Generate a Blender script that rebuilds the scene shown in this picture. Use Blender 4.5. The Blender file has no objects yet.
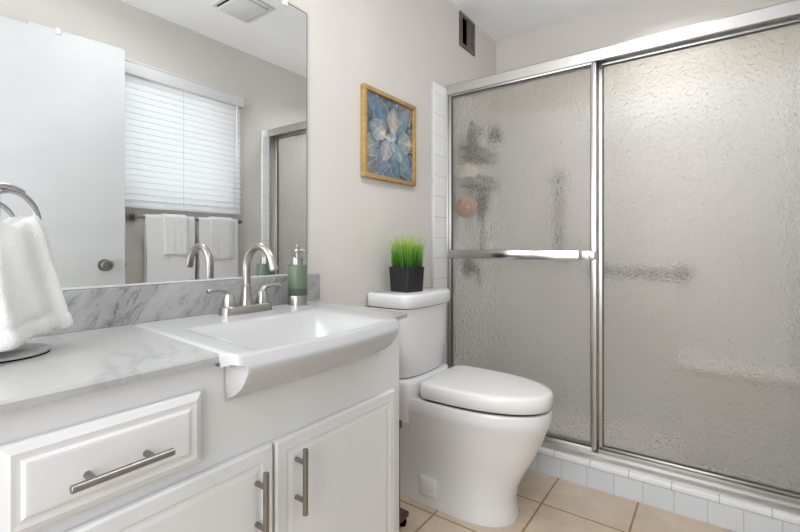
import bpy, bmesh, math, random
from mathutils import Vector, Matrix
random.seed(7)
C = bpy.context.scene.collection
S = bpy.context.scene
PI = math.pi

# ------------------------------------------------------------------ camera
cd = bpy.data.cameras.new('camera'); cam = bpy.data.objects.new('camera', cd); C.objects.link(cam)
cam.location = (0, -1.2, 1.05)
cam.rotation_euler = (PI/2, 0, math.atan(314/436) - PI/2)
cd.sensor_width = 36; cd.lens = 36*436/800
cd.shift_y = -19/800
cd.clip_start = 0.02
S.camera = cam

# ------------------------------------------------------------------ world, lights, exposure
W = bpy.data.worlds.new('world'); S.world = W; W.use_nodes = True
bgn = W.node_tree.nodes['Background']; bgn.inputs[0].default_value = (0.92, 0.96, 1.0, 1); bgn.inputs[1].default_value = 14

def area(name, loc, size, power, color=(1, .97, .93), target=None, sizey=None, spread=None):
    l = bpy.data.lights.new(name, 'AREA'); l.energy = power; l.color = color
    l.shape = 'RECTANGLE'; l.size = size; l.size_y = sizey or size
    if spread: l.spread = spread
    o = bpy.data.objects.new(name, l); C.objects.link(o); o.location = loc
    if target is not None:
        d = Vector(target) - Vector(loc); o.rotation_euler = d.to_track_quat('-Z', 'Y').to_euler()
    return o
def point(name, loc, power, radius, color=(1, .975, .95)):
    l = bpy.data.lights.new(name, 'POINT'); l.energy = power; l.color = color; l.shadow_soft_size = radius
    o = bpy.data.objects.new(name, l); C.objects.link(o); o.location = loc; return o
LC = (.95, .972, 1.0)
area('ceiling_fill', (0.95, -0.85, 2.36), 0.42, 7.5, color=LC)  # unseen lamp added to light the toilet end of the room
area('bounce_fill', (-0.35, -0.80, 0.9), 0.8, 9, color=LC, target=(-0.35, -0.80, 2.44))  # unseen upward fill added to brighten the ceiling
area('shower_fill', (2.42, -1.00, 2.415), 0.34, 6.0, color=LC, spread=math.radians(120))  # unseen fill added to brighten the shower interior
area('west_fill', (-0.80, -0.75, 1.3), 1.2, 32, color=LC, sizey=1.8, target=(1, -0.75, 1.3))  # large soft fill added at the left

S.view_settings.view_transform = 'Standard'; S.view_settings.look = 'None'
S.view_settings.exposure = 0.0; S.view_settings.gamma = 1.0
S.view_settings.use_curve_mapping = False
S.cycles.max_bounces = 14; S.cycles.transmission_bounces = 10; S.cycles.glossy_bounces = 8
S.cycles.diffuse_bounces = 6; S.cycles.transparent_max_bounces = 12
S.cycles.sample_clamp_indirect = 6.0
S.cycles.use_denoising = True

# ------------------------------------------------------------------ materials
def lin(c):
    return tuple((x/12.92 if x <= .04045 else ((x+.055)/1.055)**2.4) for x in [v/255 for v in c])
class NT:
    def __init__(s, name):
        s.m = bpy.data.materials.new(name); s.m.use_nodes = True; s.t = s.m.node_tree; s.n = s.t.nodes
        s.p = s.n['Principled BSDF']; s.out = s.n['Material Output']
    def add(s, kind, **kw):
        n = s.n.new(kind)
        for k, v in kw.items(): setattr(n, k, v)
        return n
    def link(s, a, b): s.t.links.new(a, b)
    def coord(s):
        return s.add('ShaderNodeTexCoord').outputs['Object']
    def noise(s, vec, scale, detail=3, rough=.5, dist=0):
        n = s.add('ShaderNodeTexNoise'); n.inputs['Scale'].default_value = scale; n.inputs['Detail'].default_value = detail
        n.inputs['Roughness'].default_value = rough; n.inputs['Distortion'].default_value = dist
        s.link(vec, n.inputs['Vector']); return n
    def ramp(s, fac, stops):
        r = s.add('ShaderNodeValToRGB'); e = r.color_ramp.elements
        while len(e) < len(stops): e.new(0.5)
        for i, (p, c) in enumerate(stops):
            e[i].position = p; e[i].color = (*c, 1)
        s.link(fac, r.inputs[0]); return r.outputs[0]
    def bump(s, h, strength, dist=.001):
        b = s.add('ShaderNodeBump'); b.inputs['Strength'].default_value = strength; b.inputs['Distance'].default_value = dist
        s.link(h, b.inputs['Height']); s.link(b.outputs[0], s.p.inputs['Normal']); return b
def P(name, rgb, rough=.5, metal=0., spec=.5, coat=0., **kw):
    t = NT(name); t.p.inputs['Base Color'].default_value = (*lin(rgb), 1)
    t.p.inputs['Roughness'].default_value = rough; t.p.inputs['Metallic'].default_value = metal
    t.p.inputs['Specular IOR Level'].default_value = spec; t.p.inputs['Coat Weight'].default_value = coat
    return t
def mottled(name, c1, c2, scale, rough=.5, bscale=None, bstr=.1, metal=0., detail=3, bdist=.001, stretch=(1,1,1)):
    t = P(name, c1, rough, metal)
    v = t.coord()
    if stretch != (1,1,1):
        mp = t.add('ShaderNodeMapping'); mp.inputs['Scale'].default_value = stretch; t.link(v, mp.inputs[0]); v = mp.outputs[0]
    n = t.noise(v, scale, detail)
    t.link(t.ramp(n.outputs[0], [(.3, lin(c1)), (.7, lin(c2))]), t.p.inputs['Base Color'])
    if bscale:
        b = t.noise(v, bscale, 4); t.bump(b.outputs[0], bstr, bdist)
    return t.m

M = {}
M['wall'] = mottled('wall_paint', (212, 208, 202), (217, 213, 207), 3, .85, 160, .25, bdist=.002)
M['ceil'] = mottled('ceiling_paint', (240, 240, 241), (245, 245, 246), 2.5, .9, 120, .3, bdist=.002)
M['cab'] = mottled('cabinet_paint', (216, 217, 218), (222, 223, 224), 6, .42, 90, .08, stretch=(1, 1, .15))
M['door'] = mottled('door_paint', (190, 191, 192), (195, 196, 197), 5, .5, 90, .1)
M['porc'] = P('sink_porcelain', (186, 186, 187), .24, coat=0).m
M['tporc'] = P('toilet_porcelain', (232, 233, 235), .13, coat=.3).m
M['seat'] = P('seat_plastic', (238, 238, 238), .24).m
M['gap'] = P('painted_gap_shade', (60, 60, 62), .8).m  # shade in seams and the fan recess put into a dark colour
M['nickel'] = mottled('brushed_nickel', (166, 163, 158), (176, 173, 168), 60, .3, metal=1., stretch=(1, 1, 12))
M['pull'] = mottled('brushed_steel_pull', (140, 137, 131), (152, 148, 142), 60, .33, metal=1.)
M['chrome'] = P('chrome', (188, 188, 189), .16, 1.).m
M['alu'] = P('polished_aluminium', (206, 205, 203), .34, 1.).m
M['alud'] = P('aluminium_track', (150, 150, 150), .3, 1.).m
M['gasket'] = P('gasket', (88, 86, 84), .6).m
M['black'] = P('black_void', (4, 4, 4), 1., spec=0).m
M['pot'] = mottled('black_ceramic', (28, 28, 30), (34, 34, 36), 8, .45, 80, .1)
M['ventmetal'] = mottled('aged_metal', (92, 85, 74), (114, 106, 94), 30, .5, metal=.4)
M['plastic'] = P('white_plastic', (218, 218, 219), .4).m
M['blind'] = None
M['darkwood'] = mottled('dark_wood', (62, 38, 24), (88, 56, 36), 20, .3, stretch=(1, 8, 8))
M['gold'] = mottled('gold_wood', (160, 130, 76), (182, 152, 98), 30, .45, 120, .2, stretch=(1, 1, 3))
M['clear'] = P('clear_plastic', (240, 240, 240), .15).m

# mirror
t = P('mirror_silver', (236, 238, 238), .0, 1.); M['mirror'] = t.m

# towels
t = P('terry_cloth', (224, 224, 224), .95, spec=.1)
v = t.coord(); n = t.noise(v, 420, 2, .7); n2 = t.noise(v, 60, 3)
ma = t.add('ShaderNodeMath', operation='ADD'); t.link(n.outputs[0], ma.inputs[0]); t.link(n2.outputs[0], ma.inputs[1])
t.bump(ma.outputs[0], .7, .004); t.p.inputs['Sheen Weight'].default_value = .3
M['towel'] = t.m

# blind slats: translucent white
t = NT('blind_slat'); t.p.inputs['Base Color'].default_value = (*lin((240, 241, 242)), 1); t.p.inputs['Roughness'].default_value = .5
tr = t.add('ShaderNodeBsdfTranslucent'); tr.inputs[0].default_value = (.92, .93, .95, 1)
mx = t.add('ShaderNodeMixShader'); mx.inputs[0].default_value = .5
t.link(t.p.outputs[0], mx.inputs[1]); t.link(tr.outputs[0], mx.inputs[2]); t.link(mx.outputs[0], t.out.inputs[0]); M['blind'] = t.m

# marble
def marble(name, base, dark, vein, vs, rot, amount, rough=.25):
    t = P(name, base, rough, spec=.5)
    v = t.coord()
    mp = t.add('ShaderNodeMapping'); mp.inputs['Rotation'].default_value = rot; mp.inputs['Scale'].default_value = (1, 1, 1)
    t.link(v, mp.inputs[0])
    n0 = t.noise(mp.outputs[0], 7, 5, .6)
    vm = t.add('ShaderNodeVectorMath', operation='SCALE'); vm.inputs['Scale'].default_value = amount; t.link(n0.outputs['Color'], vm.inputs[0])
    va = t.add('ShaderNodeVectorMath', operation='ADD'); t.link(mp.outputs[0], va.inputs[0]); t.link(vm.outputs[0], va.inputs[1])
    st = t.add('ShaderNodeMapping'); st.inputs['Scale'].default_value = (1, .28, .28); t.link(va.outputs[0], st.inputs[0])
    n1 = t.noise(st.outputs[0], vs, 4, .55, .4)
    sub = t.add('ShaderNodeMath', operation='SUBTRACT'); t.link(n1.outputs[0], sub.inputs[0]); sub.inputs[1].default_value = .5
    ab = t.add('ShaderNodeMath', operation='ABSOLUTE'); t.link(sub.outputs[0], ab.inputs[0])
    veinf = t.ramp(ab.outputs[0], [(0, (1, 1, 1)), (.022, (.45, .45, .45)), (.07, (0, 0, 0))])
    n2 = t.noise(st.outputs[0], vs*.45, 4, .6)
    veinmask = t.ramp(n2.outputs[0], [(.42, (0, 0, 0)), (.62, (1, 1, 1))])
    mm = t.add('ShaderNodeMath', operation='MULTIPLY'); t.link(veinf, mm.inputs[0]); t.link(veinmask, mm.inputs[1])
    cloud = t.ramp(n2.outputs[0], [(.3, lin(base)), (.7, lin(dark))])
    mix = t.add('ShaderNodeMix', data_type='RGBA'); t.link(mm.outputs[0], mix.inputs[0]); t.link(cloud, mix.inputs[6])
    mix.inputs[7].default_value = (*lin(vein), 1)
    t.link(mix.outputs[2], t.p.inputs['Base Color']); return t.m
M['marble_top'] = marble('marble_top', (182, 182, 181), (169, 169, 168), (152, 152, 152), 9, (0, 0, .35), .10)
M['marble_splash'] = marble('marble_splash', (178, 178, 178), (156, 156, 157), (112, 112, 115), 46, (0, -.75, 0), .07)

# tiles
def tile_mat(name, c1, c2, mortar, w, h, ms, ax=(0, 1), off=(0, 0), rough=.2, bumps=.5, mot=None):
    t = P(name, c1, rough)
    sx = t.add('ShaderNodeSeparateXYZ'); t.link(t.coord(), sx.inputs[0])
    cx = t.add('ShaderNodeCombineXYZ'); t.link(sx.outputs[ax[0]], cx.inputs[0]); t.link(sx.outputs[ax[1]], cx.inputs[1])
    mp = t.add('ShaderNodeMapping'); mp.inputs['Location'].default_value = (-off[0], -off[1], 0); t.link(cx.outputs[0], mp.inputs[0])
    b = t.add('ShaderNodeTexBrick', offset=0., squash=1.); t.link(mp.outputs[0], b.inputs['Vector'])
    b.inputs['Scale'].default_value = 1; b.inputs['Brick Width'].default_value = w; b.inputs['Row Height'].default_value = h
    b.inputs['Mortar Size'].default_value = ms; b.inputs['Mortar Smooth'].default_value = .3
    b.inputs['Color1'].default_value = (*lin(c1), 1); b.inputs['Color2'].default_value = (*lin(c2), 1); b.inputs['Mortar'].default_value = (*lin(mortar), 1)
    col = b.outputs[0]
    if mot:
        n = t.noise(t.coord(), 9, 5, .6)
        r = t.ramp(n.outputs[0], [(.3, lin(mot[0])), (.7, lin(mot[1]))])
        mx = t.add('ShaderNodeMix', data_type='RGBA'); t.link(b.outputs['Fac'], mx.inputs[0]); t.link(r, mx.inputs[6]); mx.inputs[7].default_value = (*lin(mortar), 1)
        col = mx.outputs[2]
    t.link(col, t.p.inputs['Base Color'])
    inv = t.add('ShaderNodeMath', operation='SUBTRACT'); inv.inputs[0].default_value = 1; t.link(b.outputs['Fac'], inv.inputs[1])
    t.bump(inv.outputs[0], bumps, .002)
    return t.m
M['floor'] = tile_mat('floor_tile', (214, 190, 162), (206, 182, 154), (158, 122, 84), .32, .32, .0045, (0, 1), (1.787-.32*10, -.627-.32*10), .35, .5,
                      mot=((196, 178, 156), (214, 197, 176)))
M['tile_xz'] = tile_mat('white_wall_tile', (232, 233, 235), (228, 229, 231), (196, 196, 197), .108, .108, .0016, (0, 2), (1.936, .02))
M['tile_yz'] = tile_mat('white_side_tile', (232, 233, 235), (228, 229, 231), (196, 196, 197), .108, .108, .0016, (1, 2), (0.012, .02))
M['curbtile'] = tile_mat('curb_face_tile', (216, 221, 227), (210, 215, 222), (196, 196, 198), .108, .5, .002, (1, 2), (-.744, -.2))
M['curbcap'] = tile_mat('curb_cap_tile', (236, 237, 239), (232, 233, 235), (196, 192, 190), .152, .8, .002, (1, 0), (-.760, -.2))

# obscure shower glass
t = NT('obscure_glass')
v = t.coord()
rf = t.add('ShaderNodeBsdfRefraction'); rf.inputs['Color'].default_value = (.96, .945, .915, 1); rf.inputs['Roughness'].default_value = .03; rf.inputs['IOR'].default_value = 1.12
tl = t.add('ShaderNodeBsdfTranslucent'); tl.inputs['Color'].default_value = (.80, .77, .71, 1)
df = t.add('ShaderNodeBsdfDiffuse'); df.inputs['Color'].default_value = (.58, .555, .51, 1)
gl = t.add('ShaderNodeBsdfGlossy'); gl.inputs['Roughness'].default_value = .45; gl.inputs['Color'].default_value = (.8, .8, .8, 1)
nb = t.noise(v, 75, 2, .5, .6)
bp = t.add('ShaderNodeBump'); bp.inputs['Strength'].default_value = 1.0; bp.inputs['Distance'].default_value = .0095; t.link(nb.outputs[0], bp.inputs['Height'])
for s_ in (rf, gl, tl, df): t.link(bp.outputs[0], s_.inputs['Normal'])
m1 = t.add('ShaderNodeMixShader'); m1.inputs[0].default_value = .5; t.link(tl.outputs[0], m1.inputs[1]); t.link(df.outputs[0], m1.inputs[2])
m2 = t.add('ShaderNodeMixShader'); m2.inputs[0].default_value = .19; t.link(rf.outputs[0], m2.inputs[1]); t.link(m1.outputs[0], m2.inputs[2])
fr = t.add('ShaderNodeFresnel'); fr.inputs[0].default_value = 1.45; t.link(bp.outputs[0], fr.inputs['Normal'])
m3 = t.add('ShaderNodeMixShader'); hf = t.add('ShaderNodeMath', operation='MULTIPLY'); hf.inputs[1].default_value = .6; t.link(fr.outputs[0], hf.inputs[0]); t.link(hf.outputs[0], m3.inputs[0]); t.link(m2.outputs[0], m3.inputs[1]); t.link(gl.outputs[0], m3.inputs[2])
t.link(m3.outputs[0], t.out.inputs[0]); M['glass'] = t.m

# grass blades
t = P('grass_blade', (92, 150, 40), .45)
g = t.add('ShaderNodeNewGeometry'); sp = t.add('ShaderNodeSeparateXYZ'); t.link(t.coord(), sp.inputs[0])
mr = t.add('ShaderNodeMapRange'); mr.inputs['From Min'].default_value = .1; mr.inputs['From Max'].default_value = .21; t.link(sp.outputs[2], mr.inputs[0])
t.link(t.ramp(mr.outputs[0], [(0, lin((28, 66, 14))), (.5, lin((84, 146, 34))), (1, lin((150, 190, 74)))]), t.p.inputs['Base Color'])
M['grass'] = t.m
M['grassbrown'] = P('dry_blade', (96, 88, 70), .6).m

# green soap bottle
t = P('green_glass', (108, 140, 112), .32)
sp = t.add('ShaderNodeSeparateXYZ'); t.link(t.coord(), sp.inputs[0])
mr = t.add('ShaderNodeMapRange'); mr.inputs['From Min'].default_value = .055; mr.inputs['From Max'].default_value = .062; t.link(sp.outputs[2], mr.inputs[0])
t.link(t.ramp(mr.outputs[0], [(0, lin((80, 94, 82))), (1, lin((108, 126, 104)))]), t.p.inputs['Base Color'])
t.p.inputs['Transmission Weight'].default_value = .15; M['greenglass'] = t.m

# ------------------------------------------------------------------ mesh helpers
def box(bm, x0, x1, y0, y1, z0, z1, bev=0, seg=2):
    vs = [bm.verts.new((x, y, z)) for x in (x0, x1) for y in (y0, y1) for z in (z0, z1)]
    fs = []
    for q in ((0, 1, 3, 2), (4, 6, 7, 5), (0, 4, 5, 1), (2, 3, 7, 6), (0, 2, 6, 4), (1, 5, 7, 3)):
        fs.append(bm.faces.new([vs[i] for i in q]))
    if bev:
        es = list({e for f in fs for e in f.edges})
        bmesh.ops.bevel(bm, geom=es, offset=bev, segments=seg, affect='EDGES', profile=.5)
    return bm
def loft(bm, rings, cap0=True, cap1=True, closed=True):
    R = [[bm.verts.new(p) for p in r] for r in rings]
    n = len(R[0])
    for a, b in zip(R, R[1:]):
        for i in range(n if closed else n-1):
            j = (i+1) % n
            try: bm.faces.new((a[i], a[j], b[j], b[i]))
            except ValueError: pass
    if cap0: bm.faces.new(R[0][::-1])
    if cap1: bm.faces.new(R[-1])
    return bm
def lathe(bm, prof, cx=0, cy=0, n=40, cap0=True, cap1=True):
    return loft(bm, [[(cx+r*math.cos(2*PI*i/n), cy+r*math.sin(2*PI*i/n), z) for i in range(n)] for r, z in prof], cap0, cap1)
def tube(bm, pts, rad, n=14, cap=True, close=False):
    pts = [Vector(p) for p in pts]; k = len(pts)
    rs = rad if isinstance(rad, (list, tuple)) else [rad]*k
    rings = []; up = None
    for i, p in enumerate(pts):
        if close: tg = pts[(i+1) % k] - pts[i-1]
        else: tg = pts[min(i+1, k-1)] - pts[max(i-1, 0)]
        tg.normalize()
        if up is None:
            up = Vector((0, 0, 1)) if abs(tg.z) < .9 else Vector((1, 0, 0))
        up = (up - tg*up.dot(tg)).normalized(); sd = tg.cross(up)
        rings.append([p + rs[i]*(math.cos(2*PI*a/n)*up + math.sin(2*PI*a/n)*sd) for a in range(n)])
    if close:
        rings.append(rings[0]); loft(bm, rings, False, False); bmesh.ops.remove_doubles(bm, verts=bm.verts, dist=1e-6)
    else: loft(bm, rings, cap, cap)
    return bm
def smooth_path(pts, sub=8):
    pts = [Vector(p) for p in pts]; out = []
    for i in range(len(pts)-1):
        p0 = pts[max(i-1, 0)]; p1 = pts[i]; p2 = pts[i+1]; p3 = pts[min(i+2, len(pts)-1)]
        for k in range(sub):
            t_ = k/sub
            out.append(.5*((2*p1)+(p2-p0)*t_+(2*p0-5*p1+4*p2-p3)*t_*t_+(3*p1-p0-3*p2+p3)*t_**3))
    out.append(pts[-1]); return out
def B(): return bmesh.new()
def root_of(o):
    while o.parent: o = o.parent
    return o
def obj(name, bm, mat, parent=None, smooth=True, angle=35, origin=None, rot=None):
    """bm in world coordinates; the object origin goes to the parent's root location (or origin)"""
    if parent is not None: off = Vector(root_of(parent).location)
    else: off = Vector(origin) if origin else Vector((0, 0, 0))
    bmesh.ops.recalc_face_normals(bm, faces=bm.faces)
    for v_ in bm.verts: v_.co -= off
    me = bpy.data.meshes.new(name); bm.to_mesh(me); bm.free()
    if mat: me.materials.append(mat)
    if smooth:
        for p in me.polygons: p.use_smooth = True
        me.set_sharp_from_angle(angle=math.radians(angle))
    o = bpy.data.objects.new(name, me); C.objects.link(o)
    if parent is not None: o.parent = parent
    else: o.location = off
    return o
def tag(o, label=None, cat=None, group=None, kind=None):
    if label: o['label'] = label
    if cat: o['category'] = cat
    if group: o['group'] = group
    if kind: o['kind'] = kind
    return o
def thing(name, label, cat, loc, group=None):
    o = bpy.data.objects.new(name, None); C.objects.link(o); o.location = loc; o.empty_display_size = .05
    return tag(o, label, cat, group)
def struct(name, bm, mat, label=None, **kw):
    o = obj(name, bm, mat, **kw); o['kind'] = 'structure'
    if label: o['label'] = label
    return o

H = 2.44; SK = .090; XW = 2.78; YW = -1.53; XL = -0.85; XD = 2.09
# ------------------------------------------------------------------ room shell
struct('floor', box(B(), XL-.1, XW+.1, -2.9, .1, -.06, 0), M['floor'], 'tan square ceramic floor tiles with brown grout')
struct('ceiling', box(B(), XL-.1, XW+.1, -2.9, .1, H, H+.06), M['ceil'], 'white painted ceiling')
struct('wall_north', box(B(), XL-.1, XW+.1, 0, .1, 0, H), M['wall'], 'warm off-white wall behind the vanity and toilet')
struct('wall_east', box(B(), XW, XW+.1, -1.63, 0, 0, H), M['wall'], 'off-white wall above the shower tile')
struct('wall_west', box(B(), XL-.1, XL, -1.53, 0, 0, H), M['wall'])
bm = B()   # opposite wall with doorway and window openings
WX0, WX1, WZ0, WZ1 = .86, 1.80, 1.30, 2.06
for a in ((XL-.1, -.58, 0, H), (-.58, .22, 2.10, H), (.22, WX0, 0, H), (WX0, WX1, 0, WZ0), (WX0, WX1, WZ1, H), (WX1, XW+.1, 0, H)):
    box(bm, a[0], a[1], YW-.1, YW, a[2], a[3])
struct('wall_south', bm, M['wall'], 'off-white wall opposite the mirror with window and towel bar')
# hallway beyond the doorway
bm = B(); box(bm, XL-.1, XW, -2.95, -2.85, 0, H); box(bm, XL-.2, XL-.1, -2.9, -1.6, 0, H); box(bm, 0.9, 1.0, -2.85, -1.63, 0, H)
struct('wall_hall', bm, M['wall'])
bm = B()
for x0, x1 in ((-.64, -.575), (.215, .28)): box(bm, x0, x1, YW-.012, YW+.014, 0, 2.16, .004)
box(bm, -.64, .28, YW-.012, YW+.014, 2.095, 2.16, .004)
struct('trim_1', bm, M['door'])
bm = B(); box(bm, .28, 2.0, YW, YW+.012, 0, .085, .004); struct('baseboard_south', bm, M['door'])
bm = B(); box(bm, 1.10, 1.94, -.012, 0, 0, .085, .004); struct('baseboard_north', bm, M['door'])

# window in opposite wall
win = thing('window_1', 'window behind the closed white blind', 'window', (1.33, YW-.06, WZ0)); win['kind'] = 'structure'; del win['category']
bm = B()
for a in ((WX0, WX0+.03, WZ0, WZ1), (WX1-.03, WX1, WZ0, WZ1), (WX0, WX1, WZ0, WZ0+.03), (WX0, WX1, WZ1-.03, WZ1)):
    box(bm, a[0], a[1], YW-.085, YW-.05, a[2], a[3], .003)
obj('window_frame', bm, M['plastic'], win)
t = P('window_glass', (240, 245, 248), .02); t.p.inputs['Transmission Weight'].default_value = 1; t.p.inputs['IOR'].default_value = 1.02
obj('window_pane', box(B(), WX0+.02, WX1-.02, YW-.07, YW-.066, WZ0+.02, WZ1-.02), t.m, win)

# shower tile surround, pan, curb
bm = B(); box(bm, 1.936, XW, -.022, 0, 0, 1.912, .006, 3)
struct('trim_2', bm, M['tile_xz'], 'white tile edging strip running up the wall beside the shower')
bm = B(); box(bm, XW-.02, XW, YW+.022, -.022, 0, 1.912)
struct('trim_3', bm, M['tile_yz'])
bm = B(); box(bm, 2.012, XW, YW, YW+.022, 0, 1.912, .006, 3)
struct('trim_4', bm, M['tile_xz'], 'white tile edging on the window wall beside the shower')
bm = B(); box(bm, 2.15, XW-.02, YW+.022, -.022, 0, .05); struct('trim_5', bm, P('shower_pan', (214, 213, 210), .4).m)
curb = thing('shower_curb', 'low white tiled curb along the bottom of the shower doors', 'shower curb', (2.1, -.76, 0))
obj('front_tile', box(B(), 2.030, 2.15, YW+.001, -.001, 0, .086), M['curbtile'], curb)
bm = B(); box(bm, 2.026, 2.16, YW+.001, -.001, .086, .113, .007, 3)
obj('cap_tile', bm, M['curbcap'], curb)

# ------------------------------------------------------------------ shower door assembly
fr_ = thing('shower_door_frame', 'polished aluminium header, jambs and sill framing the shower doors', 'shower frame', (XD, -.76, .113))
bm = B()   # header: face + lip
y0, y1 = YW+.024, -.024
prof = [(2.062, 1.872), (2.062, 1.918), (2.068, 1.926), (2.12, 1.934), (2.145, 1.930), (2.148, 1.872), (2.142, 1.872), (2.140, 1.90), (2.072, 1.90), (2.068, 1.872)]
loft(bm, [[(x, y, z) for x, z in prof] for y in (y0, y1)])
obj('header_rail', bm, M['alu'], fr_, angle=20)
for y, s in ((-.0225, -1), (YW+.0225, 1)):
    bm = B(); box(bm, 2.066, 2.146, min(y, y+s*.009), max(y, y+s*.009), .135, 1.90, .002)
    obj('jamb', bm, M['alu'], fr_)
bm = B()
prof = [(2.048, .113), (2.048, .121), (2.066, .129), (2.068, .140), (2.072, .140), (2.074, .129), (2.100, .129), (2.102, .145), (2.107, .145), (2.109, .129), (2.146, .129), (2.148, .150), (2.152, .150), (2.152, .113)]
loft(bm, [[(x, y, z) for x, z in prof] for y in (y0, y1)])
obj('sill_track', bm, M['alu'], fr_, angle=20)

def door_panel(name, label, xc, ya, yb, z0, z1, stile_near):
    """sliding framed glass panel; ya > yb"""
    t_ = thing(name, label, 'shower door', (xc, (ya+yb)/2, z0), 'sliding obscure glass shower doors')
    w = .014 if ya > -.5 else .026; d = .012
    fb = B()
    def rail(b, y_0, y_1, za, zb):
        box(b, xc-d, xc+d, y_0, y_1, za, zb, .003, 2)
    rail(fb, yb, ya, z1-.020, z1); obj('top_rail', fb, M['alu'], t_)
    fb = B(); rail(fb, yb, ya, z0, z0+.022); obj('bottom_rail', fb, M['alu'], t_)
    for y_0, y_1 in ((ya-w, ya), (yb, yb+stile_near)):
        fb = B(); rail(fb, y_0, y_1, z0+.001, z1-.001); box(fb, xc-d-.004, xc-d+.002, y_0+(y_1-y_0)*.35, y_0+(y_1-y_0)*.65, z0+.003, z1-.003, .0015)
        obj('stile', fb, M['alu'], t_)
    gb = B()
    for (a, b_, c, e) in ((yb+stile_near, ya-w, z1-.024, z1-.0205), (yb+stile_near, ya-w, z0+.0225, z0+.0255), (ya-w-.003, ya-w-.0005, z0+.024, z1-.024), (yb+stile_near+.0005, yb+stile_near+.003, z0+.024, z1-.024)):
        box(gb, xc-.008, xc+.008, a, b_, c, e)
    obj('glazing_gasket', gb, M['gasket'], t_)
    # thin single-surface-pair pane
    pb = B(); box(pb, xc-.0025, xc+.0025, yb+stile_near-.004, ya-w+.004, z0+.018, z1-.016)
    obj('glass_pane', pb, M['glass'], t_, smooth=False)
    return t_
dl = door_panel('shower_door', 'sliding shower door beside the toilet with a chrome towel bar across', 2.086, -.032, -.777, .133, 1.885, .022)
dr = door_panel('shower_door', 'wide plain sliding shower door farther from the toilet, set behind the other', 2.128, -.768, YW+.033, .133, 1.885, .020)
bm = B(); box(bm, 2.028, 2.036, -.715, -.055, .990, 1.036, .003)
box(bm, 2.036, 2.042, -.715, -.055, .996, 1.030)
hb = obj('towel_bar', bm, M['chrome'], dl)
for y in (-.765, -.058):
    bm = B(); box(bm, 2.036, 2.076, y-.014, y+.014, .996, 1.030, .004); 
    if y < -.5: box(bm, 2.046, 2.056, -.765, -.715, .992, 1.034, .003)
    obj('bar_bracket', bm, M['alu'], dl)

# ------------------------------------------------------------------ mirror
mi = thing('wall_mirror', 'large frameless wall mirror above the marble backsplash', 'mirror', (.4, -.001, .952))
obj('mirror_glass', box(B(), -.70, 1.081, -.006, -.001, .953, 1.893), M['mirror'], mi, smooth=False)
bm = B(); box(bm, 1.0805, 1.084, -.0065, -.001, .953, 1.894); box(bm, -.7, 1.084, -.0065, -.001, 1.891, 1.8945); obj('mirror_edge', bm, P('mirror_edge_glass', (120, 128, 124), .2).m, mi)
bm = B(); box(bm, .972, .992, -.012, -.0066, 1.878, 1.905, .003); tube(bm, [(.982, -.010, 1.893), (.982, -.017, 1.893)], .006)
obj('mirror_clip', bm, M['clear'], mi)
bm = B(); box(bm, -.7, 1.085, -.009, -.0066, .9525, .957); obj('bottom_channel', bm, M['plastic'], mi)

# ------------------------------------------------------------------ vanity
cb = thing('vanity_cabinet', 'white painted vanity cabinet below the marble counter', 'vanity cabinet', (.45, -.23, 0))
FY = -.460
bm = B()
# carcass around the sink cut-out
box(bm, -.60, 1.023, FY, -.003, .10, .60)
box(bm, -.60, .452, FY, -.003, .60, .842)
box(bm, .990, 1.023, FY, -.003, .60, .842)
box(bm, .452, .990, FY, FY+.018, .60, .775); box(bm, .452, .480, FY, FY+.018, .775, .842); box(bm, .965, .990, FY, FY+.018, .775, .842)
box(bm, -.60, 1.023, FY+.06, -.003, 0, .10)
obj('body', bm, M['cab'], cb, smooth=False)
def drawer_front(name, x0, x1, z0, z1, parent):
    y = FY - .0015
    steps = [(0, 0), (0, .008), (.003, .0105), (.012, .0150), (.018, .0142), (.022, .0142), (.0265, .0172), (.030, .0176)]
    rings = [[(x0+i, y-d, z0+i), (x1-i, y-d, z0+i), (x1-i, y-d, z1-i), (x0+i, y-d, z1-i)] for i, d in steps]
    bm = B(); loft(bm, rings); return obj(name, bm, M['cab'], parent, smooth=False)
def door_front(name, x0, x1, z0, z1, parent):
    y = FY - .0015
    steps = [(0, 0), (0, .010), (.004, .0136), (.026, .0140), (.030, .0128), (.034, .0128), (.042, .0142), (.046, .0144)]
    rings = [[(x0+i, y-d, z0+i), (x1-i, y-d, z0+i), (x1-i, y-d, z1-i), (x0+i, y-d, z1-i)] for i, d in steps]
    bm = B(); loft(bm, rings); return obj(name, bm, M['cab'], parent, smooth=False)
def pull(p0, p1, y, parent):
    """bar pull with two posts"""
    p0 = Vector(p0); p1 = Vector(p1); d = (p1-p0); bm = B()
    u = d.normalized(); r = .0058
    tube(bm, [p0, p0+u*.0006, p1-u*.0006, p1], [r*.9, r, r, r*.9], 20)
    h = obj('handle', bm, M['pull'], parent)
    for f in (.21, .79):
        q = p0 + d*f; bm = B(); tube(bm, [q, (q.x, y, q.z)], .0050, 16); obj('handle_post', bm, M['pull'], h)
    return h
dw = drawer_front('drawer', .148, .417, .674, .797, cb); 
pull((.214, FY-.048, .7275), (.350, FY-.048, .7275), FY-.018, dw)
d1 = door_front('door', .148, .568, .125, .651, cb); pull((.527, FY-.045, .480), (.527, FY-.045, .618), FY-.013, d1)
d2 = door_front('door', .574, .985, .125, .651, cb); pull((.626, FY-.045, .488), (.626, FY-.045, .626), FY-.013, d2)
d3 = door_front('door', -.58, .135, .125, .651, cb)
d4 = drawer_front('drawer', -.58, .135, .674, .797, cb)
for z in (.56, .22):
    bm = B(); box(bm, .986, .992, FY-.012, FY-.001, z, z+.045, .001); obj('hinge', bm, M['cab'], cb)

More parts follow.
